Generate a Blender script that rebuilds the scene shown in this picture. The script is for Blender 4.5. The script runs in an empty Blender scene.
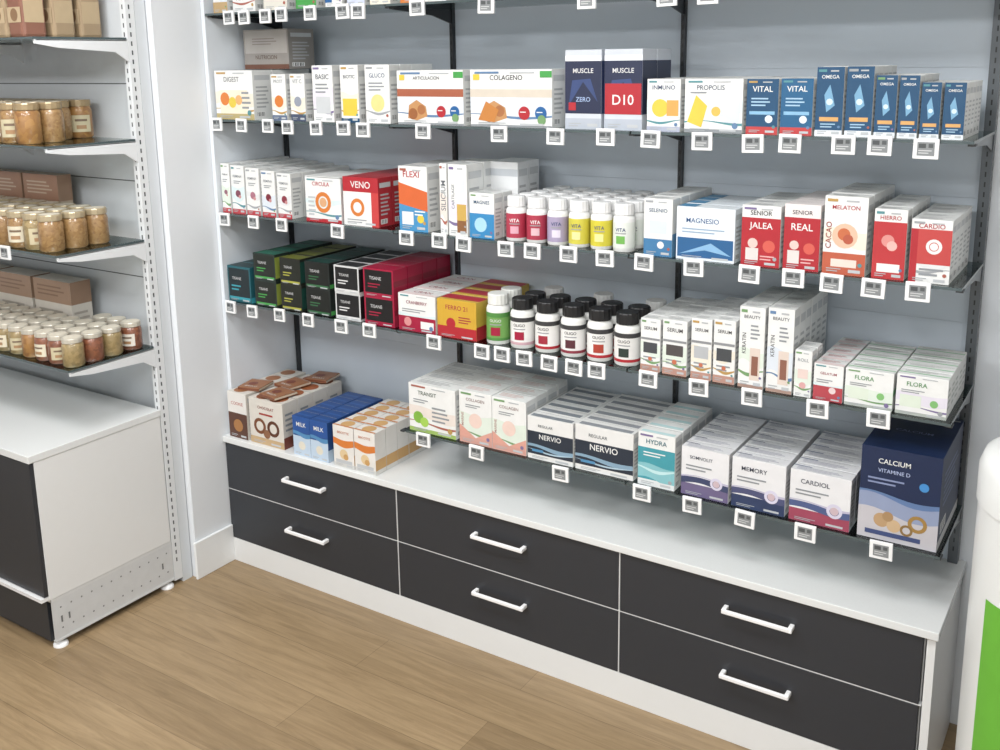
import bpy, bmesh, math, random
from mathutils import Matrix, Vector
random.seed(7)
scene = bpy.context.scene
COL = bpy.context.collection

# ------------------------------------------------------------------ materials
def lin(h, sat=1.0):
    h = h.lstrip('#')
    c = [int(h[i:i+2], 16)/255 for i in (0, 2, 4)]
    g = .3*c[0]+.59*c[1]+.11*c[2]
    o = []
    for v in c:
        v = g+(v-g)*sat
        o.append(v/12.92 if v <= .04045 else ((v+.055)/1.055)**2.4)
    return (*o, 1)
MATS = {}
def mat(h, rough=.42, metal=0.0, coat=0.0, var=.06, scale=30):
    key = (h, rough, metal, coat)
    if key in MATS: return MATS[key]
    m = bpy.data.materials.new('paint_' + h.strip('#'))
    m.use_nodes = True
    nt = m.node_tree; b = nt.nodes['Principled BSDF']
    c = lin(h, .88)
    n = nt.nodes.new('ShaderNodeTexNoise'); n.inputs['Scale'].default_value = scale
    tc = nt.nodes.new('ShaderNodeTexCoord'); nt.links.new(tc.outputs['Object'], n.inputs['Vector'])
    mx = nt.nodes.new('ShaderNodeMix'); mx.data_type = 'RGBA'
    mx.inputs[6].default_value = tuple(v*(1-var) for v in c[:3]) + (1,)
    mx.inputs[7].default_value = tuple(min(1, v*(1+var)) for v in c[:3]) + (1,)
    nt.links.new(n.outputs['Fac'], mx.inputs[0]); nt.links.new(mx.outputs[2], b.inputs['Base Color'])
    b.inputs['Roughness'].default_value = rough
    b.inputs['Metallic'].default_value = metal
    b.inputs['Coat Weight'].default_value = coat
    MATS[key] = m
    return m

def glass_mat(name, tint):
    m = bpy.data.materials.new(name); m.use_nodes = True
    nt = m.node_tree; nt.nodes.remove(nt.nodes['Principled BSDF'])
    out = nt.nodes['Material Output']
    tr = nt.nodes.new('ShaderNodeBsdfTransparent'); tr.inputs[0].default_value = tint
    gl = nt.nodes.new('ShaderNodeBsdfGlossy'); gl.inputs['Roughness'].default_value = .05
    gl.inputs[0].default_value = (.9, .95, .95, 1)
    fr = nt.nodes.new('ShaderNodeFresnel'); fr.inputs[0].default_value = 1.5
    mx = nt.nodes.new('ShaderNodeMixShader')
    nt.links.new(fr.outputs[0], mx.inputs[0]); nt.links.new(tr.outputs[0], mx.inputs[1]); nt.links.new(gl.outputs[0], mx.inputs[2])
    nt.links.new(mx.outputs[0], out.inputs[0])
    return m
GLASS = glass_mat('shelf_glass', (.92, .96, .955, 1))
GLASS_EDGE = mat('#4c595b', .15)

def wood_mat():
    m = bpy.data.materials.new('oak_planks'); m.use_nodes = True
    nt = m.node_tree; N = nt.nodes; L = nt.links; b = N['Principled BSDF']
    tc = N.new('ShaderNodeTexCoord')
    br = N.new('ShaderNodeTexBrick')
    br.offset = .37; br.inputs['Scale'].default_value = 1
    br.inputs['Brick Width'].default_value = 1.5; br.inputs['Row Height'].default_value = .19
    br.inputs['Mortar Size'].default_value = .001; br.inputs['Mortar Smooth'].default_value = .2
    br.inputs['Color1'].default_value = lin('#917b5d'); br.inputs['Color2'].default_value = lin('#a18a6a')
    br.inputs['Mortar'].default_value = lin('#7c684e')
    L.new(tc.outputs['Object'], br.inputs['Vector'])
    mp = N.new('ShaderNodeMapping'); mp.inputs['Scale'].default_value = (1.6, 20, 1)
    L.new(tc.outputs['Object'], mp.inputs['Vector'])
    no = N.new('ShaderNodeTexNoise'); no.inputs['Scale'].default_value = 1.8; no.inputs['Detail'].default_value = 9
    no.inputs['Roughness'].default_value = .7; no.inputs['Distortion'].default_value = .8
    L.new(mp.outputs[0], no.inputs['Vector'])
    cr = N.new('ShaderNodeValToRGB'); cr.color_ramp.elements[0].position = .3; cr.color_ramp.elements[1].position = .72
    cr.color_ramp.elements[0].color = (.58, .55, .50, 1); cr.color_ramp.elements[1].color = (1.1, 1.1, 1.1, 1)
    L.new(no.outputs['Fac'], cr.inputs[0])
    mx = N.new('ShaderNodeMix'); mx.data_type = 'RGBA'; mx.blend_type = 'MULTIPLY'; mx.inputs[0].default_value = .85
    L.new(br.outputs['Color'], mx.inputs[6]); L.new(cr.outputs[0], mx.inputs[7])
    L.new(mx.outputs[2], b.inputs['Base Color'])
    b.inputs['Roughness'].default_value = .4
    bp = N.new('ShaderNodeBump'); bp.inputs['Strength'].default_value = .08
    L.new(no.outputs['Fac'], bp.inputs['Height']); L.new(bp.outputs[0], b.inputs['Normal'])
    return m

def content_mat(name, c1, c2, scale=120):
    m = bpy.data.materials.new(name); m.use_nodes = True
    nt = m.node_tree; b = nt.nodes['Principled BSDF']
    tc = nt.nodes.new('ShaderNodeTexCoord')
    v = nt.nodes.new('ShaderNodeTexVoronoi'); v.inputs['Scale'].default_value = scale
    nt.links.new(tc.outputs['Object'], v.inputs['Vector'])
    mx = nt.nodes.new('ShaderNodeMix'); mx.data_type = 'RGBA'
    mx.inputs[6].default_value = lin(c1); mx.inputs[7].default_value = lin(c2)
    nt.links.new(v.outputs['Color'], mx.inputs[0]); nt.links.new(mx.outputs[2], b.inputs['Base Color'])
    b.inputs['Roughness'].default_value = .5; b.inputs['Coat Weight'].default_value = 1.0; b.inputs['Coat Roughness'].default_value = .06
    return m

# ------------------------------------------------------------------ text cache
TXT = {}
def text_mesh(s):
    if s in TXT: return TXT[s]
    cu = bpy.data.curves.new('tmp', 'FONT'); cu.body = s; cu.resolution_u = 3; cu.offset = .008
    ob = bpy.data.objects.new('tmp', cu); COL.objects.link(ob)
    dg = bpy.context.evaluated_depsgraph_get()
    me = bpy.data.meshes.new_from_object(ob.evaluated_get(dg))
    vs = [v.co.copy() for v in me.vertices]; fs = [tuple(p.vertices) for p in me.polygons]
    bpy.data.objects.remove(ob); bpy.data.curves.remove(cu); bpy.data.meshes.remove(me)
    x0 = min(v.x for v in vs); x1 = max(v.x for v in vs); y0 = min(v.y for v in vs); y1 = max(v.y for v in vs)
    w = x1-x0
    vs = [((v.x-(x0+x1)/2)/w, (v.y-(y0+y1)/2)/w) for v in vs]
    TXT[s] = (vs, fs, (y1-y0)/w)
    return TXT[s]

# ------------------------------------------------------------------ mesh builder
class B:
    def __init__(s):
        s.v = []; s.f = []; s.m = []; s.sm = []; s.mats = []; s.M = Matrix.Identity(4)
    def mi(s, m):
        if isinstance(m, str): m = mat(m)
        if m not in s.mats: s.mats.append(m)
        return s.mats.index(m)
    def add(s, vs, fs, m, smooth=False):
        k = len(s.v); i = s.mi(m)
        s.v += [tuple(s.M @ Vector(v)) for v in vs]
        for f in fs:
            s.f.append(tuple(a+k for a in f)); s.m.append(i); s.sm.append(smooth)
    def box(s, x0, x1, y0, y1, z0, z1, m):
        vs = [(x, y, z) for x in (x0, x1) for y in (y0, y1) for z in (z0, z1)]
        s.add(vs, [(0,1,3,2),(4,6,7,5),(0,4,5,1),(2,3,7,6),(0,2,6,4),(1,5,7,3)], m)
    def prism_x(s, pts, x0, x1, m):      # pts in (y,z)
        n = len(pts)
        vs = [(x0, y, z) for y, z in pts] + [(x1, y, z) for y, z in pts]
        fs = [tuple(range(n))[::-1], tuple(range(n, 2*n))] + [(i, (i+1) % n, n+(i+1) % n, n+i) for i in range(n)]
        s.add(vs, fs, m)
    def lathe(s, prof, cx, cy, z0, m, seg=24, rib=0, smooth=True, cap=True):
        vs = []; fs = []
        for r, z in prof:
            for i in range(seg):
                a = 2*math.pi*i/seg
                rr = r*(1-rib*(i % 2)) if r > .001 else r
                vs.append((cx+rr*math.cos(a), cy+rr*math.sin(a), z0+z))
        for j in range(len(prof)-1):
            for i in range(seg):
                k = (i+1) % seg
                fs.append((j*seg+i, j*seg+k, (j+1)*seg+k, (j+1)*seg+i))
        s.add(vs, fs, m, smooth)
        if cap:
            t = len(prof)-1
            s.add([vs[t*seg+i] for i in range(seg)], [tuple(range(seg))], m)
            s.add([vs[i] for i in range(seg)], [tuple(range(seg))[::-1]], m)
    def cyl_text(s, t, cx, cy, z, r, width, ang, m):
        vs, fs, _ = text_mesh(t)
        o = []
        for x, y in vs:
            a = ang + x*width/r
            o.append((cx+r*math.cos(a), cy+r*math.sin(a), z+y*width))
        s.add(o, fs, m)
    def cyl_patch(s, cx, cy, z0, z1, r, a0, a1, m, n=6):
        vs = []
        for i in range(n+1):
            a = a0+(a1-a0)*i/n
            vs += [(cx+r*math.cos(a), cy+r*math.sin(a), z0), (cx+r*math.cos(a), cy+r*math.sin(a), z1)]
        s.add(vs, [(2*i, 2*i+2, 2*i+3, 2*i+1) for i in range(n)], m, True)
    def deco(s, prims, O, U, V, w, h):
        """flat printed artwork on a face: O origin, U/V unit axes, w/h size"""
        O = Vector(O); U = Vector(U); V = Vector(V); N = U.cross(V)
        lay = 0
        for p in prims:
            lay += 1; off = N*(.00035+.00009*lay)
            P = lambda a, b: tuple(O+U*(a*w)+V*(b*h)+off)
            k = p[0]
            if k == 'r':
                _, a, b, c, d, col = p
                s.add([P(a, b), P(c, b), P(c, d), P(a, d)], [(0,1,2,3)], col)
            elif k == 'p':
                s.add([P(a, b) for a, b in p[1]], [tuple(range(len(p[1])))], p[2])
            elif k == 'w':   # wave band
                _, b, d, amp, ph, col = p
                n = 10; vs = []
                for i in range(n+1):
                    a = i/n; q = amp*math.sin(a*5+ph)
                    vs += [P(a, b+q), P(a, d+q*.6)]
                s.add(vs, [(2*i, 2*i+2, 2*i+3, 2*i+1) for i in range(n)], col)
            elif k == 'b':   # barcode
                _, a, b, c, d = p
                s.add([P(a, b), P(c, b), P(c, d), P(a, d)], [(0,1,2,3)], '#ededeb')
                off = off+N*.00009
                for i in range(7):
                    x = a+(c-a)*(.08+i*.13); xx = x+(c-a)*(.04+.04*((i*5) % 3)/2)
                    s.add([P(x, b+.1*(d-b)), P(xx, b+.1*(d-b)), P(xx, d-.1*(d-b)), P(x, d-.1*(d-b))], [(0,1,2,3)], '#303236')
            elif k == 'c':
                _, a, b, r, col = p
                rx = r; ry = r*w/h
                s.add([P(a+rx*math.cos(t*math.pi/8), b+ry*math.sin(t*math.pi/8)) for t in range(16)], [tuple(range(16))], col)
            elif k == 'g':   # ring
                _, a, b, r, col = p
                vs = []
                for q in (r, r*.6):
                    vs += [P(a+q*math.cos(t*math.pi/9), b+q*w/h*math.sin(t*math.pi/9)) for t in range(18)]
                s.add(vs, [(i, (i+1) % 18, 18+(i+1) % 18, 18+i) for i in range(18)], col)
            elif k == 't':   # text centred, width fraction
                _, a, b, tw, st, col = p
                tw *= .8
                vs, fs, _ = text_mesh(st)
                s.add([tuple(O+U*(a*w+x*tw*w)+V*(b*h+y*tw*w)+off) for x, y in vs], fs, col)
            elif k == 'v':   # vertical text, length fraction of h
                _, a, b, tw, st, col = p
                tw *= .85
                vs, fs, _ = text_mesh(st)
                s.add([tuple(O+U*(a*w-y*tw*h)+V*(b*h+x*tw*h)+off) for x, y in vs], fs, col)
            elif k == 'l':   # lines of small print
                _, a, b, c, d, n, col = p
                for i in range(n):
                    bb = b+(d-b)*(i+.25)/n; ww = (c-a)*(.7+.3*((i*37) % 10)/10)
                    s.add([P(a, bb), P(a+ww, bb), P(a+ww, bb+(d-b)/n*.42), P(a, bb+(d-b)/n*.42)], [(0,1,2,3)], col)
    def carton(s, x0, w, yf, d, z0, h, body, front=(), side=(), top=(), jit=.0):
        sv = s.M.copy()
        a = random.uniform(-jit, jit); dx = random.uniform(-jit, jit)*.03
        s.M = s.M @ Matrix.Translation((x0+w/2+dx, yf+d/2, 0)) @ Matrix.Rotation(a, 4, 'Z')
        s.box(-w/2, w/2, -d/2, d/2, z0, z0+h, body)
        s.deco(front, (-w/2, -d/2, z0), (1,0,0), (0,0,1), w, h)
        s.deco(side, (w/2, -d/2, z0), (0,1,0), (0,0,1), d, h)
        s.deco(top, (-w/2, -d/2, z0+h), (1,0,0), (0,1,0), w, d)
        # closing-flap crease on the lid
        s.deco([('r', .03, .93, .97, .96, '#9a9a98')], (-w/2, -d/2, z0+h), (1,0,0), (0,1,0), w, d)
        s.M = sv
    def done(s, name, parent=None, bevel=0, loc=None):
        me = bpy.data.meshes.new(name); me.from_pydata(s.v, [], s.f)
        for m in s.mats: me.materials.append(m)
        me.polygons.foreach_set('material_index', s.m); me.polygons.foreach_set('use_smooth', s.sm)
        me.update()
        ob = bpy.data.objects.new(name, me); COL.objects.link(ob)
        if parent: ob.parent = parent
        if bevel:
            md = ob.modifiers.new('bevel', 'BEVEL'); md.width = bevel; md.segments = 2; md.limit_method = 'ANGLE'
        return ob
def empty(name):
    e = bpy.data.objects.new(name, None); COL.objects.link(e); return e

# ------------------------------------------------------------------ constants
W = .9; L3 = 2.7; D = .447
ZC = .553
SH = {1: 2.235, 2: 1.839, 3: 1.4736, 4: 1.1162, 5: .745}
YF = -.395

# ------------------------------------------------------------------ room
wall = mat('#e0e4e8', .7, var=.01)
b = B(); b.box(-2.6, 4.6, -5, .1, -.1, 0, wood_mat()); b.done('floor')
b = B(); b.box(-2.6, 4.6, -5, .1, 3.0, 3.1, mat('#f0f0ee', .8, var=.01)); b.done('ceiling')
b = B(); b.box(-.06, 4.6, 0, .1, 0, 3, wall); b.done('wall_back')
b = B(); b.box(-2.6, -.001, -.635, .1, 0, 3, wall); b.done('wall_left')
b = B(); b.box(-2.7, -2.6, -5, .1, 0, 3, wall); b.done('wall_far_left')
b = B(); b.box(4.6, 4.7, -5, .1, 0, 3, wall); b.done('wall_right')
b = B(); b.box(-2.6, 4.6, -5.1, -5, 0, 3, wall); b.done('wall_front')
b = B(); b.box(2.83, 3.6, -.13, -.0, 0, 3, mat('#d4d6d6', .6, var=.01)); b.done('trim_1', bevel=.004)
b = B(); b.prism_x([(-.648, 0), (-D-.001, 0), (-D-.001, .16), (-.648, .16)], 0, .013, mat('#e6e8e8', .4, var=.01)); b.done('baseboard_left', bevel=.003)

# ceiling lights
for i, (x, y) in enumerate([(.6, -1.7), (2.3, -1.7), (.6, -3.5), (2.6, -3.6)]):
    p = empty('ceiling_light')
    b = B(); b.box(x-.62, x+.62, y-.32, y+.32, 2.975, 2.999, '#e8e8e8'); b.done('frame', p)
    em = bpy.data.materials.new('diffuser'); em.use_nodes = True
    em.node_tree.nodes['Principled BSDF'].inputs['Emission Color'].default_value = (1, .99, .97, 1)
    em.node_tree.nodes['Principled BSDF'].inputs['Emission Strength'].default_value = 3
    b = B(); b.box(x-.59, x+.59, y-.29, y+.29, 2.968, 2.976, em); b.done('diffuser', p)
    ld = bpy.data.lights.new('panel', 'AREA'); ld.shape = 'RECTANGLE'; ld.size = 1.18; ld.size_y = .58
    ld.energy = 30 if y > -2 else 62; ld.color = (.975, .988, 1)
    lo = bpy.data.objects.new('panel_lamp', ld); lo.location = (x, y, 2.96); lo.parent = p; COL.objects.link(lo)

# ------------------------------------------------------------------ main shelving
unit = empty('shelving_unit')
panel = mat('#c3cdd7', .5, var=.02, scale=3)
b = B()
for z0, z1 in ((ZC, .93), (.9305, 1.29), (1.2905, 1.65), (1.6505, 2.01), (2.0105, 2.55)):
    for i in range(3):
        b.box(i*W+.007, (i+1)*W-.007, -.02, -.004, z0, z1, panel)
b.done('back_panel', unit)
b = B(); b.box(.001, .02, -.41, -.004, ZC, 2.55, mat('#dbe1e7', .5, var=.02)); b.done('end_panel', unit)
blk = mat('#2b2e32', .35)
for i in range(4):
    x = i*W if i else .030
    m = blk if i < 3 else mat('#5d6266', .35, .3)
    hw = .007 if i < 3 else .014
    b = B(); b.box(x-hw, x+hw, -.038, -.003, ZC, 2.55, m)
    z = ZC+.04
    while z < 2.5:
        b.deco([('r', 0, 0, 1, 1, '#0c0d0e' if i < 3 else '#1a1c1e')], (x-.002, -.038, z), (1,0,0), (0,0,1), .004, .014)
        if i == 3: b.deco([('r', 0, 0, 1, 1, '#d0d3d5')], (x+hw, -.026, z), (0,1,0), (0,0,1), .005, .016)
        z += .028
    b.done('upright_%d' % (i+1), unit)
for k, z in SH.items():
    b = B()
    x1 = 2.715
    segs = [(.022, .897), (.903, 1.797), (1.803, x1)] if k != 5 else [(.925, 1.797), (1.803, x1)]
    for a, c in segs:
        vs = [(x, y, zz) for x in (a, c) for y in (-.41, -.045) for zz in (z-.008, z)]
        b.add(vs, [(2,3,7,6)], GLASS_EDGE); b.add(vs, [(0,4,5,1),(0,1,3,2),(4,6,7,5)], GLASS_EDGE)
        b.add(vs, [(0,2,6,4),(1,5,7,3)], GLASS)
    b.done('glass_shelf_%d' % k, unit)
    b = B()
    for i in range(4):
        if k == 5 and i == 0: continue
        x = i*W if i else .034
        xx = x if i < 3 else 2.708
        b.prism_x([(-.04, z-.0085), (-.385, z-.0085), (-.385, z-.016), (-.15, z-.030), (-.04, z-.055)], xx-.003, xx+.003, blk if i < 3 else mat('#7a7f83', .3, .6))
        b.box(xx-.009, xx+.009, -.40, -.37, z-.014, z-.0085, '#3a3d40')
    b.done('shelf_bracket_%d' % k, unit)

# electronic price tags
TAGS = {1: [.15, .23, .34, .42, .56, .71, .78, 1.03, 1.30, 1.65, 1.90, 2.02],
 2: [.045, .18, .32, .42, .56, .69, .78, 1.04, 1.34, 1.545, 1.715, 1.86, 2.015, 2.16, 2.262, 2.40, 2.49, 2.60],
 3: [.05, .21, .36, .64, .955, 1.095, 1.195, 1.36, 1.46, 1.59, 1.715, 1.845, 2.0, 2.165, 2.287, 2.39, 2.497, 2.605],
 4: [.05, .17, .32, .47, .635, .77, 1.06, 1.26, 1.34, 1.425, 1.52, 1.61, 1.69, 1.865, 2.025, 2.185, 2.37, 2.53],
 5: [1.0, 1.23, 1.56, 1.85, 2.015, 2.18, 2.355, 2.56]}
TAGF = [('r', .16, .16, .84, .84, '#85898b'), ('r', .22, .54, .5, .76, '#4a4e50'), ('l', .22, .24, .78, .48, 2, '#c5c8c8'), ('r', .6, .56, .78, .76, '#54585a')]
def tag(b, x, y, z, w=.06, h=.05):
    sv = b.M.copy()
    b.M = Matrix.Translation((x, y, z)) @ Matrix.Rotation(random.uniform(-.035, .035), 4, 'Y')
    b.box(-w/2, w/2, -.008, 0, -h, 0, '#eceded')
    b.deco(TAGF, (-w/2, -.008, -h), (1,0,0), (0,0,1), w, h)
    b.M = sv
for k, l in TAGS.items():
    b = B()
    for x in l: tag(b, x+.008, -.4115, SH[k]+.008-random.uniform(0, .006), w=.06 if x > .6 else .055)
    b.done('price_tag_row', bevel=.001)

# ------------------------------------------------------------------ drawer cabinet
cab = empty('drawer_cabinet')
white = mat('#dfe0df', .35, var=.01)
top = mat('#dcdedd', .22, var=.03, scale=200)
b = B(); b.box(.001, 2.735, -D-.012, -.003, ZC-.024, ZC, top); b.done('countertop', cab, bevel=.002)
b = B(); b.box(.005, 2.70, -D+.02, -.01, 0.0, ZC-.025, white); b.box(2.706, 2.728, -D, -.01, 0, ZC-.025, white)
b.box(.001, 2.706, -D-.002, -D+.02, 0, .1, white)
for zz in (.1015, .3215):
    b.box(.004, 2.704, -D-.0012, -D+.019, zz-.0016, zz+.0016, '#d4d5d4')
for i in (1, 2): b.box(i*W-.0015, i*W+.0025, -D-.0014, -D+.019, .1, ZC-.025, '#d4d5d4')
b.done('carcass', cab, bevel=.0005)
dk = mat('#2e3137', .42, var=.03, scale=60)
for i in range(3):
    for j, (z0, z1) in enumerate(((.1035, .3195), (.3235, .527))):
        b = B(); b.box(i*W+.004, (i+1)*W-.003, -D-.002, -D+.018, z0, z1, dk); b.done('drawer_front_%d' % (i*2+j+1), cab, bevel=.0015)
        b = B(); x = i*W+.452; z = (z0+z1)/2+.02
        hm = mat('#efefef', .25, var=.01)
        b.box(x-.105, x+.105, -D-.034, -D-.025, z-.007, z+.007, hm)
        for q in (-1, 1):
            b.box(x+q*.098-.007, x+q*.098+.007, -D-.028, -D-.001, z-.006, z+.008, hm)
        b.done('handle_%d' % (i*2+j+1), cab, bevel=.003)

# ------------------------------------------------------------------ products
WH = '#e2e3e1'; GR = '#8b9094'; BK = '#1c1d20'; NV = '#16284e'; BL = '#1f5f9f'; TB = '#164a72'; RD = '#b8222d'
CR = '#a81238'; OR = '#d8762a'; YE = '#dcc038'; GN = '#3f9e46'; TE = '#2f98a8'; BR = '#7a4a2c'; PK = '#e6a39a'; PU = '#5a4f86'
SIDE = [('l', .15, .22, .85, .7, 6, '#b0b2b4'), ('r', .1, .8, .9, .9, '#c2c5c7'), ('b', .12, .06, .6, .16)]
FINE = [('l', .10, .03, .48, .09, 2, '#a9adb0'), ('r', .62, .035, .9, .075, '#b9bdc0')]
ACC = ['#5b7fa8', '#a85a4a', '#6f9a62', '#b8904a', '#7a6a98', '#4f8f96', '#9a9ea2']
TINT = ['#d3dbe4', '#e0d5cc', '#d5e0d3', '#e3dccb', '#dbd6e2', '#cfdfe1', '#d9dadb']
def row(name, k, x0, w, h, front, body=WH, side=None, top=None, depth=.06, n=5, yf=YF, z=None, stack=1, jit=.012, cols=1, gap=.0015):
    z = (SH[k] if z is None else z)+.0006
    rg = random.Random(int(x0*1000)+k*7)
    ai = rg.randrange(len(ACC))
    pre = []; post = []
    if body == WH:
        pre = [('w', rg.uniform(.2, .4), rg.uniform(.45, .6), .05, rg.uniform(0, 3), TINT[ai]), ('w', .18, .21, .04, rg.uniform(0, 3), ACC[ai])]
        post = [('r', .06, .93, .06+rg.uniform(.2, .35), .965, ACC[ai]), ('l', .5, .92, .92, .97, 1, '#b0b3b6'), ('c', .88, .14, .05, ACC[(ai+2) % 7])]
    if top is None: top = [('l', .12, .25, .8, .7, 3, '#b8babc')] if body == WH else []
    fr = pre+list(front)+post+FINE
    b = B()
    for c in range(cols):
        ww = w/cols
        for s_ in range(stack):
            hh = h/stack
            for i in range(n):
                y = yf+i*(depth+.002)
                if y+depth > -.045: break
                b.carton(x0+c*ww+gap, ww-2*gap, y+rg.uniform(0, .004)*(i == 0), depth-.004*(i == 0), z+s_*hh, hh-.0006-(rg.uniform(0, .0012) if s_ == stack-1 else 0), body, fr if (i == 0 or h > .2) else [], SIDE if side is None else side, top, jit if i else jit*.8)
    return b.done(name, bevel=.0008)

def stripe(col, word, c2='#333a44', acc=None):
    l = [('r', 0, 0, 1, .25, col), ('t', .5, .78, .8, word, c2), ('l', .12, .34, .88, .6, 4, '#9b9ea2')]
    if acc: l.append(('c', .72, .45, .16, acc))
    return l

# shelf 1
for x0, w, h, body, fr in [
  (.05, .08, .16, WH, stripe('#b99a6a', 'SIRUP')), (.16, .12, .17, WH, [('t', .5, .3, .8, 'FLOTA', '#222222'), ('r', 0, .6, 1, 1, BR)]),
  (.32, .12, .17, WH, stripe('#d8d4c8', 'CALMA')), (.48, .10, .15, WH, [('r', 0, 0, 1, .5, GN), ('t', .5, .7, .8, 'HERBA', GN)]),
  (.62, .08, .15, WH, [('r', 0, .1, .4, .6, BL)]), (.72, .08, .16, WH, stripe('#c8d0e8', 'NOCTE')), (.82, .09, .15, WH, stripe('#e7e2d0', 'FORTE')),
  (.95, .19, .16, WH, [('r', 0, 0, .5, .3, OR), ('c', .7, .3, .1, BL), ('t', .5, .7, .7, 'PROTEC', BL)]),
  (1.21, .15, .18, '#22262c', [('r', .1, .05, .4, .4, '#c8c8c8'), ('t', .5, .7, .8, 'DETOX', WH)]),
  (1.52, .18, .18, '#2b1a1e', [('r', .1, .05, .9, .3, RD), ('t', .5, .6, .8, 'BURNER', WH)]),
  (1.86, .15, .18, OR, [('r', .1, .05, .9, .5, WH), ('t', .5, .3, .6, 'ENERGY', RD)]),
  (2.06, .2, .18, WH, stripe(BL, 'OMEGA'))]:
    row('medicine_box_row', 1, x0, w, h, fr, body, depth=.07, n=3)

# shelf 2
row('supplement_box_row', 2, .03, .21, .185, [('r', 0, 0, 1, .12, '#b7a56e'), ('r', .12, .12, .85, .6, '#e6dcc4'), ('t', .45, .82, .5, 'DIGEST', '#777777'), ('c', .25, .42, .12, OR), ('c', .45, .35, .1, YE), ('c', .62, .4, .09, '#e0a868'), ('l', .7, .2, .95, .6, 4, GR)], depth=.10, n=3)
b = B(); b.carton(.05, .24, -.25, .14, SH[2]+.187, .15, '#8f8983', [('r', .03, .4, .97, .97, '#a8a29c'), ('l', .2, .6, .8, .8, 3, '#8a8079'), ('t', .5, .3, .6, 'NUTRICION', '#5a4638'), ('r', 0, 0, 1, .12, '#6b4434')], SIDE); b.done('medicine_box', bevel=.001)
for x0, fr in [(.33, [('c', .5, .42, .3, OR), ('t', .5, .85, .8, 'PROST', GR), ('r', 0, 0, 1, .12, '#5f6f8c')]), (.425, [('c', .5, .42, .25, '#8d95a5'), ('t', .5, .85, .8, 'VIT C', GR), ('r', 0, 0, 1, .15, '#44506a')])]:
    row('medicine_box_row', 2, x0, .076, .17, fr, depth=.06, n=4)
for x0, w, fr in [(.540, .10, [('r', .15, .15, .85, .45, '#c2c6c9'), ('t', .5, .8, .8, 'BASIC', '#555b66'), ('l', .15, .5, .85, .7, 3, GR)]),
                (.670, .085, [('r', .1, .12, .9, .42, YE), ('t', .5, .8, .8, 'BIOTIC', '#555b66'), ('r', 0, 0, 1, .08, TB)]),
                (.785, .11, [('c', .5, .35, .28, '#e0d080'), ('t', .5, .82, .8, 'GLUCO', '#39507a'), ('l', .15, .55, .85, .72, 3, GR)])]:
    row('medicine_box_row', 2, x0, w, .20, fr, depth=.06, n=4)
wide = lambda a, c1: [('r', 0, .0, 1, .04, GR), ('r', 0, .52, 1, .66, c1), ('t', .45, .86, .5, a, '#3a3a3a'), ('p', [(.16, .12), (.3, .08), (.46, .16), (.44, .34), (.3, .46), (.18, .36)], '#c08a54'), ('c', .24, .2, .07, '#9a5a2e'), ('c', .37, .28, .06, '#a8683a'),
       ('c', .67, .25, .07, RD), ('c', .87, .25, .07, BL), ('l', .62, .25, .72, .29, 1, WH), ('l', .82, .25, .92, .29, 1, WH), ('r', .86, .86, 1, .97, GN), ('r', .04, .82, .12, .92, YE)]
row('wide_supplement_box', 2, .925, .275, .18, wide('ARTICULACION', '#a85a3e'), depth=.09, n=2, jit=.005)
row('wide_supplement_box', 2, 1.225, .305, .18, wide('COLAGENO', '#cfc4b4')+[('p', [(.1, .12), (.3, .08), (.36, .3), (.2, .45)], '#c47a34')], depth=.09, n=2, jit=.005)
tin = [('r', 0, 0, 1, .14, '#aeb6c2'), ('r', 0, .2, 1, .86, '#232b4a'), ('r', 0, .86, 1, .93, '#dfe3ea'), ('t', .5, .74, .7, 'MUSCLE', '#d8d8d8'), ('p', [(.1, .3), (.5, .6), (.9, .35), (.7, .64), (.2, .62)], '#34477a'), ('t', .5, .38, .5, 'ZERO', '#9db4dd'), ('r', .1, .24, .3, .34, RD)]
row('sport_supplement_box', 2, 1.572, .125, .235, tin, '#c7cdd6', depth=.10, n=2, side=[('r', 0, .2, 1, .86, '#34406a')])
row('sport_supplement_box', 2, 1.705, .125, .235, tin+[('r', .02, .2, .98, .58, RD), ('t', .5, .38, .7, 'D10', WH)], '#c7cdd6', depth=.10, n=2, side=[('r', 0, .2, 1, .86, '#2b3350')])
row('medicine_box_row', 2, 1.842, .105, .15, [('r', 0, 0, 1, .1, '#aab0c4'), ('c', .4, .45, .25, YE), ('t', .5, .84, .85, 'INMUNO', '#3b4a6a'), ('r', .6, .3, .95, .6, '#e0a04a')], depth=.06, n=5)
row('supplement_box_row', 2, 1.958, .172, .15, [('p', [(.05, .2), (.3, .1), (.4, .5), (.2, .7)], YE), ('t', .45, .84, .6, 'PROPOLIS', '#4a5568'), ('c', .55, .4, .08, '#e0b24a'), ('r', .68, .2, .95, .6, '#cfd6e0'), ('r', 0, 0, 1, .07, GR), ('l', .1, .72, .5, .78, 1, GR)], depth=.08, n=4)
tb = lambda wd, c=TB: [('r', 0, 0, 1, 1, c), ('r', 0, 0, 1, .14, '#c63a3a'), ('t', .5, .82, .8, wd, WH), ('r', .1, .36, .9, .42, '#7fb4d8'), ('l', .15, .5, .8, .68, 3, '#9fc3dd'), ('c', .72, .28, .12, '#d8e4ee')]
row('medicine_box_row', 2, 2.138, .090, .15, tb('VITAL'), depth=.05, n=5)
row('medicine_box_row', 2, 2.232, .088, .15, tb('VITAL', '#1a5c8a'), depth=.05, n=5)
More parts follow.
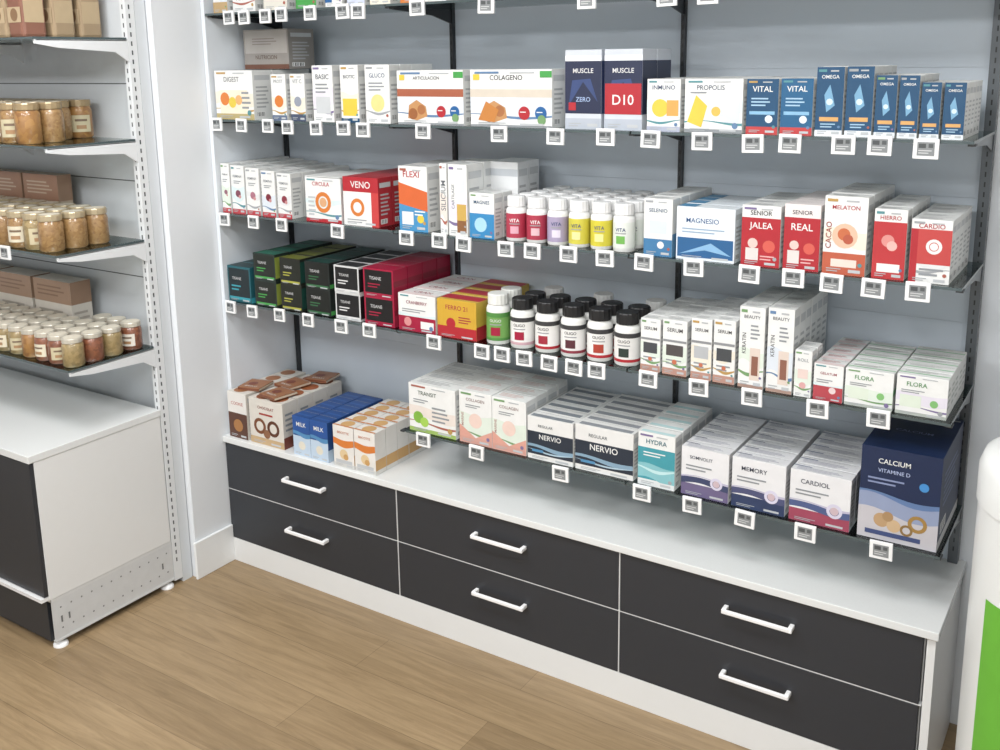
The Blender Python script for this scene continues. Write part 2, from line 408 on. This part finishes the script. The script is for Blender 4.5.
tl = [('r', 0, 0, 1, 1, TB), ('r', 0, 0, 1, .09, '#dfe5ea'), ('t', .5, .86, .8, 'OMEGA', WH), ('p', [(.4, .35), (.7, .45), (.6, .6), (.5, .75), (.3, .6)], '#6fa4c8'), ('c', .5, .5, .12, '#c8e0ee'), ('r', .15, .22, .85, .28, '#d8a05a'), ('l', .2, .12, .8, .2, 2, '#9fc3dd')]
for x0, w, h in [(2.325, .073, .18), (2.401, .070, .18), (2.474, .054, .158), (2.531, .050, .158), (2.584, .048, .14), (2.636, .052, .14)]:
    row('medicine_box_row', 2, x0, w, h, tl, depth=.05, n=5)

# shelf 3
for i, x0 in enumerate([.026, .082, .164, .248, .330]):
    row('medicine_box_row', 3, x0, .05 if i == 0 else .075, .195-.006*i, [('r', 0, 0, 1, .10, '#c23a44'), ('c', .5, .42, .20, ['#8f5a6a', '#7d3f52', '#a8687a', '#7f1f33', '#8c2f3f'][i]), ('c', .62, .36, .1, '#c88a8a'), ('t', .5, .78, .8, 'FEMINA', '#7a7f86'), ('l', .2, .62, .8, .7, 2, GR)], depth=.065, n=5)
sw = [('g', .5, .45, .22, OR), ('c', .5, .45, .1, '#d8a070'), ('t', .45, .86, .6, 'CIRCULA', RD), ('r', 0, 0, 1, .08, RD), ('l', .08, .12, .3, .6, 5, '#b8bcc0')]
row('supplement_box_row', 3, .475, .178, .165, sw, depth=.08, n=4, top=[('l', .1, .3, .8, .7, 3, '#c88a80')])
row('supplement_box_row', 3, .66, .165, .175, [('r', 0, 0, .8, .7, WH), ('r', 0, .7, 1, 1, RD), ('g', .4, .38, .2, OR), ('t', .5, .85, .7, 'VENO', WH), ('r', .8, 0, 1, .7, '#cc3a3a'), ('l', .1, .05, .7, .15, 2, GR)], '#b4242e', depth=.08, n=4)
b = B(); b.carton(.475, .17, -.39, .20, SH[3]+.1662, .002, WH); b.done('leaflet')
row('medicine_box_row', 3, .915, .125, .225, [('r', 0, 0, 1, .42, '#3f8fc4'), ('p', [(0, .42), (1, .32), (1, .62), (0, .75)], '#d8602c'), ('t', .45, .88, .7, 'FLEXI', RD), ('r', .1, .1, .5, .3, WH), ('c', .75, .2, .12, YE), ('l', .55, .24, .95, .34, 2, WH)], depth=.08, n=3)
row('medicine_box_row', 3, 1.09, .032, .24, [('v', .5, .55, .5, 'SILICIUM', '#6a6f76')], depth=.1, n=2)
row('medicine_box_row', 3, 1.128, .078, .24, [('v', .25, .55, .4, 'CARTILAGE', '#6a6f76'), ('r', .45, .05, .95, .45, '#c9a24a'), ('r', .45, .05, .95, .22, '#8a5a34'), ('r', .5, .6, .9, .9, '#d5d9de')], depth=.1, n=2)
row('medicine_box_row', 3, 1.212, .10, .15, [('r', 0, 0, 1, .55, '#2f86c0'), ('c', .45, .3, .25, '#9fd0e8'), ('t', .5, .8, .8, 'MAGNES', TB)], depth=.055, n=2)
row('medicine_box_row', 3, 1.20, .115, .24, [('r', 0, .8, 1, .9, '#c0c5ca')], '#dfe1e2', depth=.07, n=2, yf=-.255)
CAM = (3.0, -3.0)
def bottle(b, cx, cy, z, r, h, caph, body, cap, label, words=None, band=None, seg=24):
    hb = h-caph
    b.lathe([(r*.92, 0), (r, .004), (r, hb*.86), (r*.93, hb*.93), (r*.72, hb*.985), (r*.72, hb)], cx, cy, z, body, seg)
    cr = r*.88
    b.lathe([(cr, hb-.001), (cr, hb+.001), (cr, h-.003), (cr*.94, h)], cx, cy, z, cap, 32, rib=.04, smooth=False)
    lz0 = hb*.10; lz1 = hb*.80
    b.lathe([(r+.0006, lz0), (r+.0006, lz1)], cx, cy, z, label, seg, cap=False)
    a = math.atan2(CAM[1]-cy, CAM[0]-cx)
    a = a*.5-math.pi/2*.5+random.uniform(-.15, .15)
    if band:
        for (f0, f1, c) in band:
            b.lathe([(r+.0011, lz0+(lz1-lz0)*f0), (r+.0011, lz0+(lz1-lz0)*f1)], cx, cy, z, c, seg, cap=False)
    if words:
        b.cyl_text(words[0], cx, cy, z+lz0+(lz1-lz0)*.72, r+.0016, r*1.0, a, words[1])
        b.cyl_patch(cx, cy, z+lz0+(lz1-lz0)*.18, z+lz0+(lz1-lz0)*.48, r+.0014, a-.4, a+.4, words[2])
        b.cyl_patch(cx, cy, z+lz0+(lz1-lz0)*.56, z+lz0+(lz1-lz0)*.60, r+.0014, a-.5, a+.5, '#9a9c9e')
b = B()
cols = [('#b8324a', '#dca0b0'), ('#b43048', '#dcb0b8'), ('#a498b8', '#d8d0e4'), ('#cfc43a', '#e8e090'), ('#d2c52c', '#e8e48c'), ('#dde2da', '#6ab04a')]
for c in range(6):
    for r_ in range(5):
        lab, pt = cols[c] if r_ < 4 else cols[(c+2) % 6]
        bottle(b, 1.375+c*.077+r_*.004, YF+.036+r_*.068, SH[3]+.0006, .034, .145, .032, '#e6e6e4', '#e8e8e8', lab, ('VITA', '#f4f4f4' if c < 2 else '#3a4a7a', pt), seg=20)
b.done('vitamin_bottle_group')
row('medicine_box_row', 3, 1.840, .093, .172, [('r', 0, 0, 1, .3, '#3a78a8'), ('t', .5, .8, .8, 'SELENIO', TB), ('r', .2, .4, .8, .62, '#cfd8e0'), ('c', .6, .2, .12, WH)], depth=.06, n=5, side=[('r', 0, 0, 1, .4, '#5a90b8')])
row('supplement_box_row', 3, 1.943, .178, .155, [('r', 0, 0, 1, .95, '#dce4ec'), ('r', .02, .05, .98, .42, '#245f96'), ('p', [(.05, .1), (.5, .2), (.95, .12), (.6, .34)], '#7fb0d8'), ('t', .45, .75, .7, 'MAGNESIO', '#1f4f86'), ('l', .1, .5, .9, .62, 2, '#8fa8c0')], '#dfe6ec', depth=.07, n=5, top=[('r', .0, .1, .3, .9, '#3f86b4')])
rd = lambda wd: [('r', 0, 0, 1, .8, RD), ('t', .5, .88, .7, 'SENIOR', '#333333'), ('t', .5, .66, .75, wd, WH), ('c', .3, .38, .13, '#dcc0b8'), ('r', .12, .1, .45, .3, '#d8d0cc'), ('c', .72, .34, .16, '#d8574a'), ('l', .5, .1, .9, .2, 2, '#e0a8a8')]
row('medicine_box_row', 3, 2.137, .112, .172, rd('JALEA'), depth=.06, n=5)
row('medicine_box_row', 3, 2.256, .100, .182, rd('REAL'), '#e6dcda', depth=.06, n=5)
row('medicine_box_row', 3, 2.363, .114, .212, [('r', 0, 0, 1, .28, '#c0583c'), ('t', .5, .86, .8, 'MELATON', RD), ('c', .5, .5, .3, '#e0b79a'), ('c', .48, .52, .15, '#c8663c'), ('c', .58, .46, .12, '#b8543a'), ('r', .2, .1, .8, .2, '#e0d0c4'), ('v', .12, .5, .4, 'CACAO', '#a03a2a')], depth=.06, n=5)
row('medicine_box_row', 3, 2.490, .084, .185, [('r', 0, 0, 1, .82, '#c22f34'), ('t', .5, .88, .8, 'HIERRO', RD), ('c', .45, .55, .2, '#dc8a84'), ('c', .58, .48, .16, '#e8b0a8'), ('r', .15, .1, .85, .22, WH)], depth=.06, n=5)
row('medicine_box_row', 3, 2.582, .100, .165, [('r', 0, 0, .18, .85, RD), ('r', .18, .3, 1, .85, '#c8403e'), ('t', .5, .9, .8, 'CARDIO', RD), ('g', .58, .58, .2, WH), ('c', .58, .58, .1, WH), ('l', .25, .1, .9, .26, 2, GR)], depth=.06, n=5)

# shelf 4
def dark(c1, c2): return [('r', .05, .06, .95, .94, c1), ('r', .05, .06, .95, .14, c2), ('t', .4, .66, .5, 'TISANE', '#bfbfbf'), ('l', .15, .3, .6, .5, 2, c2)]
row('tea_box_stack', 4, .026, .13, .145, dark('#16252a', TE), '#1f5f6a', depth=.08, n=4, side=[('r', .0, .0, 1, .15, TE)], top=[('r', .05, .05, .95, .9, '#143338')])
row('tea_box_stack', 4, .178, .12, .21, dark('#191f18', GN), '#22302a', depth=.08, n=4, stack=2, side=[('r', .0, .1, 1, .9, '#8a9a3a')], top=[('r', .05, .05, .95, .9, '#2a6a58')])
row('tea_box_stack', 4, .320, .11, .205, dark('#1c2016', '#a8a83a'), '#23241c', depth=.08, n=4, stack=2, side=[('r', .0, .1, 1, .9, '#1a4a40')], top=[('r', .05, .05, .95, .9, '#6a6f2a')])
row('tea_box_stack', 4, .452, .125, .205, dark('#141815', '#2f6a3f'), '#1c2220', depth=.08, n=4, stack=2, side=[('r', .0, .05, 1, .2, GN)], top=[('r', .05, .05, .95, .9, '#173f38')])
row('tea_box_stack', 4, .598, .122, .205, dark('#17171a', '#d8d8d8'), '#cfd0d0', depth=.08, n=4, stack=2, side=[('r', .0, .08, 1, .92, '#1b1b1e')], top=[('r', .05, .05, .95, .9, '#2a2a2c')])
row('tea_box_stack', 4, .740, .140, .21, dark('#151214', CR), CR, depth=.085, n=4, stack=2, side=[('r', .0, .4, 1, .6, '#8c0e2c')])
row('supplement_box_row', 4, .898, .165, .135, [('r', 0, 0, 1, .4, CR), ('c', .25, .25, .1, '#d88a8a'), ('t', .5, .78, .7, 'CRANBERRY', '#8c1a34'), ('l', .1, .5, .8, .62, 2, GR), ('r', .6, .1, .95, .3, WH)], depth=.085, n=4, top=[('r', .0, .0, 1, .3, '#e6d6d4'), ('t', .5, .5, .6, 'CRAN', '#a8455a')])
row('supplement_box_row', 4, 1.068, .165, .135, [('r', 0, 0, 1, .3, RD), ('r', 0, .3, 1, 1, '#cfa028'), ('c', .35, .38, .12, RD), ('t', .5, .8, .7, 'FERRO 21', CR), ('l', .55, .4, .9, .6, 3, CR)], '#d0ab3a', depth=.085, n=4, side=[('r', 0, 0, 1, .35, RD)], top=[('r', .0, .25, 1, .9, '#b8283a')])
b = B()
for c in range(6):
    for r_ in range(3):
        g = (c == 0)
        if r_ == 2:
            if c % 2: bottle(b, 1.30+c*.0955, YF+.042+r_*.1, SH[4]+.0006, .038, .16, .034, '#6a4a3a', '#d8d8d6', '#e6e4de', ('MIEL', '#2a2a2a', '#c8a060'))
            continue
        bottle(b, 1.295+c*.0955, YF+.042+r_*.083, SH[4]+.0006, .0405, .165 if not g else .17, .034, '#e4e4e0', '#1b1b1d' if not g else '#e0e2dd', '#e6e5e2' if not g else '#6aa04a',
               ('OLIGO', '#2a2a2a' if not g else WH, [CR, CR, '#a8283a', '#5a2a34', '#b03a2a', '#2a3a34'][c]), band=[(.84, 1, '#3a3a3c' if not g else '#4a8a3a'), (0, .1, ['#4a8a3a', '#c8a0a8', RD, '#903040', RD, RD][c])])
b.done('supplement_bottle_group')
dkp = lambda c: [('r', 0, .0, 1, .12, '#b98a7a'), ('r', .15, .35, .85, .55, c), ('t', .5, .82, .8, 'SERUM', '#3a3a3c'), ('l', .15, .18, .85, .3, 2, GR), ('c', .5, .24, .1, '#c86a4a'), ('r', .02, .60, .98, .64, '#8a8d90')]
row('medicine_box_row', 4, 1.834, .067, .165, dkp('#44484c'), depth=.05, n=6)
row('medicine_box_row', 4, 1.906, .080, .17, dkp('#4f4a4a'), depth=.05, n=6)
row('medicine_box_row', 4, 1.996, .066, .185, dkp('#b0b3b6'), depth=.05, n=6)
row('medicine_box_row', 4, 2.065, .068, .19, dkp('#44484c'), depth=.05, n=6)
lab = [('v', .2, .55, .3, 'KERATIN', '#4a4a4c'), ('r', .45, .1, .85, .5, '#d9c8bc'), ('r', .52, .16, .78, .40, '#8c5a4a'), ('t', .5, .88, .8, 'BEAUTY', '#555558'), ('l', .45, .6, .85, .8, 4, GR), ('r', 0, 0, 1, .04, '#a8887a')]
row('medicine_box_row', 4, 2.141, .076, .24, lab, depth=.055, n=5)
row('medicine_box_row', 4, 2.223, .076, .245, lab, depth=.055, n=6)
row('medicine_box_row', 4, 2.303, .050, .135, [('c', .5, .25, .2, '#d8a0a0'), ('t', .5, .8, .8, 'ROLL', GR), ('r', .2, .4, .8, .6, '#dfc8c0')], depth=.05, n=2)
row('medicine_box_row', 4, 2.357, .082, .105, [('r', 0, 0, 1, .4, '#b8404a'), ('t', .5, .75, .7, 'GELATUM', '#a03a44'), ('c', .65, .3, .12, '#e0c8c8'), ('l', .1, .48, .7, .6, 2, GR)], depth=.058, n=6, top=[('r', 0, 0, 1, .35, '#e3cfcf'), ('l', .15, .45, .85, .8, 3, '#c07a80')])
gr = [('r', 0, 0, 1, .08, '#aab0a8'), ('t', .4, .78, .5, 'FLORA', '#4a8a4a'), ('r', .08, .2, .5, .5, '#d4dfce'), ('c', .75, .35, .08, '#7ab86a'), ('l', .1, .55, .6, .65, 2, GR)]
gt = [('r', 0, .38, 1, .48, '#7cc08a'), ('l', .1, .6, .8, .85, 2, '#b3b8b3')]
row('supplement_box_row', 4, 2.441, .127, .105, gr, depth=.058, n=6, top=gt, side=[('r', 0, .4, 1, .55, '#7cc08a')])
row('supplement_box_row', 4, 2.572, .129, .11, gr, depth=.058, n=6, top=gt, side=[('l', .1, .2, .9, .8, 4, '#b3b8b3')])

# shelf 5
tp = [('l', .1, .3, .85, .8, 3, '#a9acae')]
row('supplement_box_row', 5, .930, .208, .180, [('r', 0, .0, 1, .08, '#9ab85a'), ('c', .2, .3, .11, '#7ab03a'), ('c', .33, .22, .09, '#9cc84a'), ('t', .4, .82, .5, 'TRANSIT', '#4a5a4a'), ('l', .5, .25, .9, .6, 4, GR), ('l', .1, .6, .45, .7, 2, GR)], depth=.07, n=5, top=tp)
pk = [('p', [(0, .35), (.5, .12), (1, .3), (1, 0), (0, 0)], '#d89a8a'), ('r', 0, .0, 1, .12, '#d0988a'), ('c', .5, .45, .2, '#e4c8bc'), ('t', .5, .84, .7, 'COLLAGEN', '#8a6a64'), ('l', .2, .68, .7, .76, 2, GR), ('v', .1, .45, .3, 'MARINE', '#b08078')]
row('supplement_box_row', 5, 1.150, .275, .190, pk, depth=.07, n=5, cols=2, top=[('l', .1, .3, .85, .8, 3, '#d3b3ac')])
nv = [('r', 0, .12, 1, .66, '#26303f'), ('w', .25, .33, .05, 1, '#7fa0b8'), ('w', .2, .22, .04, 2, '#a8c4d4'), ('t', .5, .55, .6, 'NERVIO', WH), ('t', .4, .8, .4, 'REGULAR', '#444a50'), ('r', .1, .18, .35, .24, '#4a8ab8')]
row('supplement_box_row', 5, 1.430, .174, .150, nv, '#dededc', depth=.055, n=6, top=[('r', .05, .1, .95, .55, '#7d848c')])
row('supplement_box_row', 5, 1.609, .208, .155, nv, '#dededc', depth=.055, n=6, top=[('r', .05, .1, .95, .55, '#8c9096')])
row('medicine_box_row', 5, 1.832, .125, .175, [('r', 0, .12, 1, .72, '#3a98a6'), ('w', .12, .4, .05, .5, '#7cbcc4'), ('w', .3, .34, .05, 2, '#b8dde0'), ('t', .5, .84, .7, 'HYDRA', '#2a6a78'), ('l', .15, .55, .8, .66, 2, WH), ('r', 0, 0, 1, .1, '#d8dcdc')], depth=.06, n=5, top=[('r', .05, .1, .95, .4, '#b8d8da')])
for x0, w, c1, c2, wd in [(1.975, .152, '#6a5f86', '#3a4468', 'SOMNOLIT'), (2.134, .162, '#2a3a60', '#4a4f76', 'MEMORY'), (2.306, .172, '#a04058', '#4a5a8a', 'CARDIOL')]:
    row('supplement_box_row', 5, x0, w, .155, [('r', 0, 0, 1, .25, c1), ('w', .25, .38, .04, x0*3, c2), ('w', .38, .41, .04, x0*3, '#b8b4cc'), ('g', .75, .34, .13, '#d0cce0'), ('c', .75, .34, .07, '#c8b0b8'), ('t', .42, .8, .6, wd, '#3a4050'), ('l', .1, .52, .7, .66, 2, GR)], '#dedee0', depth=.056, n=6, top=[('l', .08, .15, .9, .6, 3, '#a5a6b4'), ('r', 0, .62, .3, .7, c2)])
b = B()
b.carton(2.497, .205, YF+.005, .33, SH[5]+.0006, .265, NV, [('r', 0, 0, 1, .40, '#bdbac0'), ('w', .3, .48, .05, 1, '#8b98b8'), ('w', .46, .5, .05, 1, '#5a78a8'), ('c', .3, .22, .10, '#b8946a'), ('c', .46, .18, .09, '#c8a880'), ('c', .38, .27, .07, '#a8845a'), ('g', .75, .25, .12, '#a07a3a'), ('g', .62, .16, .08, '#8a6a3a'), ('r', .1, .05, .8, .1, '#3a4a7a'),
     ('t', .42, .86, .5, 'CALCIUM', WH), ('t', .42, .76, .5, 'VITAMINE D', '#aab8dd'), ('l', .1, .60, .6, .69, 2, '#7f8cb4'), ('c', .80, .66, .06, '#3a8ad0')], [('r', .0, .0, 1, .1, '#d0d0d0'), ('l', .15, .4, .85, .8, 6, '#5a6a94'), ('b', .1, .14, .35, .26)], [('t', .5, .5, .6, 'CALCIUM', '#8c9cc8')])
b.done('vitamin_box', bevel=.001)

# counter products
row('cereal_box_row', 0, .024, .110, .195, [('r', 0, 0, 1, .55, '#5a3526'), ('r', 0, .55, 1, 1, '#dedad4'), ('t', .5, .76, .8, 'COOKIE', '#b04030'), ('c', .5, .28, .25, '#a8703a')], '#d4cec4', depth=.085, n=4, yf=-.44, z=ZC, top=[('c', .4, .5, .3, '#a0643a')])
row('cereal_box_row', 0, .145, .19, .190, [('r', 0, .0, 1, .15, '#c0a074'), ('g', .3, .4, .18, '#7a4526'), ('g', .7, .4, .18, '#5e3018'), ('c', .5, .25, .1, '#8a5a3a'), ('t', .5, .82, .6, 'CHOCOLAT', '#8a2a20'), ('r', .3, .66, .7, .7, '#a8322a')], '#d4cec4', depth=.085, n=4, yf=-.44, z=ZC, side=[('r', 0, 0, 1, .25, '#7a3a2a'), ('l', .15, .35, .85, .8, 4, GR)], top=[('c', .3, .5, .2, '#8a4a2a'), ('c', .7, .5, .2, '#a0562e')])
b = B()
for i, (x, y) in enumerate([(.045, -.40), (.16, -.31), (.21, -.43), (.21, -.18)]):
    b.carton(x, .10, y, .11, ZC+.1965, .012, '#9c6540', [('r', 0, .2, 1, .8, '#7a4430')], [('r', 0, .2, 1, .8, '#c8b8a0')], [('c', .4, .5, .2, '#7a3a28'), ('t', .5, .2, .7, 'BISCUIT', WH)], jit=.25)
b.done('biscuit_packet_pile', bevel=.002)
bl = [('r', 0, .6, 1, 1, '#1d4f9c'), ('r', 0, 0, 1, .5, '#b8cce0'), ('c', .5, .26, .2, '#dcd6c4'), ('t', .5, .8, .7, 'MILK', WH), ('w', .5, .6, .04, 1, '#4a88bc')]
row('formula_box_row', 0, .388, .185, .16, bl, '#1f4a8e', depth=.065, n=6, yf=-.445, z=ZC, cols=2, side=[('r', 0, 0, 1, .3, '#b8cfe4')], top=[('r', .1, .3, .9, .5, '#2a5aa4')])
oc = [('r', 0, 0, 1, .1, '#c8c8c4'), ('w', .52, .68, .04, 2, OR), ('c', .5, .32, .2, '#dcc090'), ('c', .6, .26, .12, '#c89858'), ('t', .5, .84, .7, 'BISCOTTE', '#c05a20'), ('r', .1, .1, .9, .18, '#b8bcc0')]
row('cereal_box_row', 0, .600, .205, .165, oc, '#e0dcd6', depth=.065, n=6, yf=-.445, z=ZC, cols=2, top=[('c', .5, .5, .28, '#d0a060'), ('r', .0, .0, 1, .15, '#c8783a')], side=[('r', 0, .1, 1, .35, '#d0a060')])

# ------------------------------------------------------------------ left display unit
lu = empty('display_shelf_unit')
XR = -.03; XL = -1.35
wm = mat('#dcdfe1', .4, var=.01)
b = B(); b.box(XL, XR, -.685, -.64, 0, 2.6, mat('#ced3d7', .5, var=.02))
for z in (1.25, 1.62, 1.98):
    b.deco([('r', 0, 0, 1, 1, '#55595c')], (XL, -.685, z), (1,0,0), (0,0,1), XR-XL, .004)
b.done('back_panel', lu)
for x in (XR, XL+.03):
    b = B(); b.box(x-.03, x, -.725, -.686, .02, 2.6, wm)
    z = .1
    while z < 2.55:
        b.deco([('r', 0, 0, 1, 1, '#4a4d50')], (x, -.712, z), (0,1,0), (0,0,1), .006, .016)
        b.deco([('r', 0, 0, 1, 1, '#4a4d50')], (x-.018, -.725, z), (1,0,0), (0,0,1), .006, .016)
        z += .032
    b.done('upright', lu, bevel=.001)
LS = [1.0, 1.412, 1.785, 2.145]
for i, s_ in enumerate(LS):
    b = B()
    vs = [(x, y, zz) for x in (XL, XR) for y in (-1.09, -.73) for zz in (s_-.008, s_)]
    b.add(vs, [(0,1,3,2),(4,6,7,5),(0,4,5,1),(2,3,7,6)], GLASS_EDGE); b.add(vs, [(0,2,6,4),(1,5,7,3)], GLASS)
    b.done('glass_shelf_%d' % (i+1), lu)
    b = B()
    for x in (XR-.004, -.68, XL+.004):
        b.prism_x([(-.726, s_-.009), (-1.085, s_-.009), (-1.085, s_-.022), (-1.0, s_-.036), (-.78, s_-.05), (-.726, s_-.085)], x-.004, x+.004, wm)
        b.box(x-.014, x+.004, -1.08, -.73, s_-.012, s_-.0085, wm)
    b.done('shelf_bracket_%d' % (i+1), lu)
b = B(); b.box(XL, XR+.002, -1.275, -.727, .718, .745, top); b.done('countertop', lu, bevel=.002)
b = B(); b.box(XL, XR, -1.255, -.73, .197, .717, white); b.done('carcass', lu, bevel=.001)
b = B()
for x0, x1 in ((XL+.003, -.69), (-.687, XR-.002)):
    b.box(x0, x1, -1.272, -1.256, .215, .714, dk)
b.done('drawer_front', lu, bevel=.001)
b = B(); b.box(XL, XR-.002, -1.285, -1.256, .199, .212, '#e0e0e0'); b.done('pull_strip', lu)
b = B(); b.box(XL, XR-.03, -1.25, -1.235, .025, .197, dk); b.done('kick_plate', lu)
b = B(); b.box(XR-.004, XR-.001, -1.25, -.727, .03, .1965, mat('#d0d3d5', .35, .1))
b.box(XR-.03, XR-.0005, -1.25, -.727, .185, .1965, mat('#d5d8d9', .35, .1))
b.box(XR-.012, XR+.0005, -1.25, -.727, .028, .036, mat('#d5d8d9', .35, .1))
for i in range(12):
    for z in (.07, .15):
        b.deco([('c', .5, .5, .5, '#7c8082')], (XR-.001, -1.22+i*.042, z), (0,1,0), (0,0,1), .007, .007)
for y in (-1.22, -1.19, -.78): b.deco([('r', 0, 0, 1, 1, '#6c7072')], (XR-.001, y, .095), (0,1,0), (0,0,1), .007, .025)
b.done('side_rail', lu)
b = B()
for x in (XR-.02, XL+.05):
    for y in (-1.22, -.75):
        b.lathe([(.026, 0), (.026, .008), (.02, .014), (.009, .016), (.009, .04)], x, y, 0, '#f0f0f0', 20)
b.done('levelling_foot', lu)
b = B(); tag(b, -.33, -1.0905, LS[1]+.01); b.done('price_tag_row', bevel=.001)

J1 = content_mat('jar_puree', '#a88658', '#825f36'); J2 = content_mat('jar_vegetable', '#aa9468', '#827048', 90); J3 = content_mat('jar_stew', '#945c40', '#6c3e2a', 90)
J4 = content_mat('jar_fruit', '#b0844a', '#865c34', 60)
def jar(b, cx, cy, z, r, h, cm, lid, lab):
    b.lathe([(r*.85, 0), (r, .006), (r*1.0, h*.70), (r*.94, h*.78), (r*.86, h*.82), (r*.86, h*.84)], cx, cy, z, cm, 20)
    b.lathe([(r*.93, h*.83), (r*.95, h*.845), (r*.95, h*.97), (r*.9, h)], cx, cy, z, lid, 28, rib=.02, smooth=False)
    b.lathe([(r*.8, h+.0003), (r*.3, h+.001)], cx, cy, z, '#d8cfbc', 20)
    if lab:
        a = -.85+random.uniform(-.6, .6)
        b.cyl_patch(cx, cy, z+h*.16, z+h*.60, r+.0007, a-.8, a+.8, lab, 12)
        b.cyl_patch(cx, cy, z+h*.24, z+h*.34, r+.0012, a-.4, a+.4, '#a88058')
        b.cyl_patch(cx, cy, z+h*.44, z+h*.50, r+.0012, a-.5, a+.5, '#7a6450')
for lvl, (z, r, h, mats_, lid, nx, ny, off) in enumerate([(LS[0], .038, .105, [J2, J3, J3, J4, J2], '#cdc6b6', 12, 3, .045), (LS[1], .043, .130, [J1, J2, J1, J1], '#b8a684', 10, 3, .10), (LS[2], .043, .140, [J4, J1, J1, J4], '#a8906a', 10, 4, .17)]):
    b = B()
    for i in range(nx):
        for j in range(ny):
            if lvl == 2 and i == 0 and j > 1: continue
            jar(b, XR-off-i*(2*r+.006)+random.uniform(-.002, .002), -1.035+j*(2*r+.004), z+.0006, r, h, mats_[(i+j*2) % len(mats_)], mat(lid, .3, .3), ['#d0c4a4', '#c4b894', '#dcd2b8'][(i+j) % 3] if (i*j+i) % 3 else None)
    b.done('food_jar_group')
b = B()
for i in range(3): jar(b, XR-.05-i*.085, -.785, LS[0]+.0006, .038, .105, [J3, J2, J4][i], mat('#cdc6b6', .3, .3), '#dcd6ca')
b.done('food_jar_group')
b = B()
for i in range(4): b.carton(-.66-i*.24, .225, -.795, .06, LS[1]+.0006, .225, '#b8a890', [('r', 0, .55, 1, 1, '#a0765e'), ('l', .1, .65, .9, .9, 4, '#c0a890'), ('r', 0, .50, 1, .54, '#dcd6ca')], [('r', 0, .55, 1, 1, '#96765e'), ('l', .1, .1, .9, .4, 3, '#a89880')])
b.done('cardboard_box_row', bevel=.001)
b = B()
for i in range(4): b.carton(-.62-i*.26, .24, -.825, .09, LS[0]+.0006, .225, '#cfc8bc', [('r', 0, .6, 1, 1, '#a08068'), ('l', .1, .7, .9, .92, 3, '#86664e'), ('l', .1, .2, .9, .5, 3, '#a8a094')], [('r', 0, .6, 1, 1, '#96765e'), ('l', .1, .2, .9, .5, 3, '#a8a094')])
b.done('cardboard_box_row', bevel=.001)
# crispbread packets on the top shelf
b = B()
for i in range(9):
    x = -.17-i*.105
    for j in range(3):
        y = -1.03+j*.11
        b.carton(x-.09, .088, y, .09, LS[3]+.0006, .17, '#a38a6a' if (i+j) % 3 else '#8a5a48', [('r', .05, .3, .95, .6, '#bfa682'), ('r', 0, .8, 1, .95, '#5a3a28'), ('c', .5, .45, .25, '#8a6848')], [('r', .1, .3, .9, .75, '#b8a07c'), ('r', 0, .8, 1, .95, '#5a3a28')], jit=.05)
b.done('crispbread_packet_row', bevel=.012)

# ------------------------------------------------------------------ recycling bin at right
rb = empty('recycling_bin')
wp = mat('#dadcda', .35, var=.01)
cx, cy, R_ = 3.02, -.62, .205
b = B()
b.lathe([(R_*.97, 0), (R_*.98, .02), (R_, .05), (R_, 1.06)], cx, cy, 0, wp, 64); b.done('body', rb)
b = B(); b.lathe([(R_+.004, 1.04), (R_+.004, 1.12), (R_*.97, 1.15), (R_*.85, 1.17), (R_*.4, 1.18), (.001, 1.182)], cx, cy, 0, wp, 64); b.done('lid', rb)
b = B(); b.cyl_patch(cx, cy, .42, .84, R_+.0015, -2.44, -.6, mat('#5fae2e', .4), 20); b.done('label', rb)

# ------------------------------------------------------------------ camera
cd = bpy.data.cameras.new('camera'); co = bpy.data.objects.new('camera', cd); COL.objects.link(co)
yaw, pitch, roll = .5792, -.2059, -.0145
f = Vector((-math.sin(yaw)*math.cos(pitch), math.cos(yaw)*math.cos(pitch), math.sin(pitch)))
r0 = Vector((math.cos(yaw), math.sin(yaw), 0)); u0 = r0.cross(f)
r = r0*math.cos(roll)+u0*math.sin(roll); u = -r0*math.sin(roll)+u0*math.cos(roll)
M = Matrix(((r.x, u.x, -f.x, 3.0671), (r.y, u.y, -f.y, -3.06), (r.z, u.z, -f.z, 2.0477), (0, 0, 0, 1)))
co.matrix_world = M
cd.sensor_width = 36; cd.lens = 993.7082/1000*36; cd.shift_x = .00175; cd.shift_y = -.10741
cd.clip_start = .01
scene.camera = co
w = bpy.data.worlds.new('world'); scene.world = w; w.use_nodes = True
w.node_tree.nodes['Background'].inputs[0].default_value = (.8, .85, .9, 1); w.node_tree.nodes['Background'].inputs[1].default_value = .4
scene.view_settings.view_transform = 'Standard'
scene.view_settings.exposure = -.08
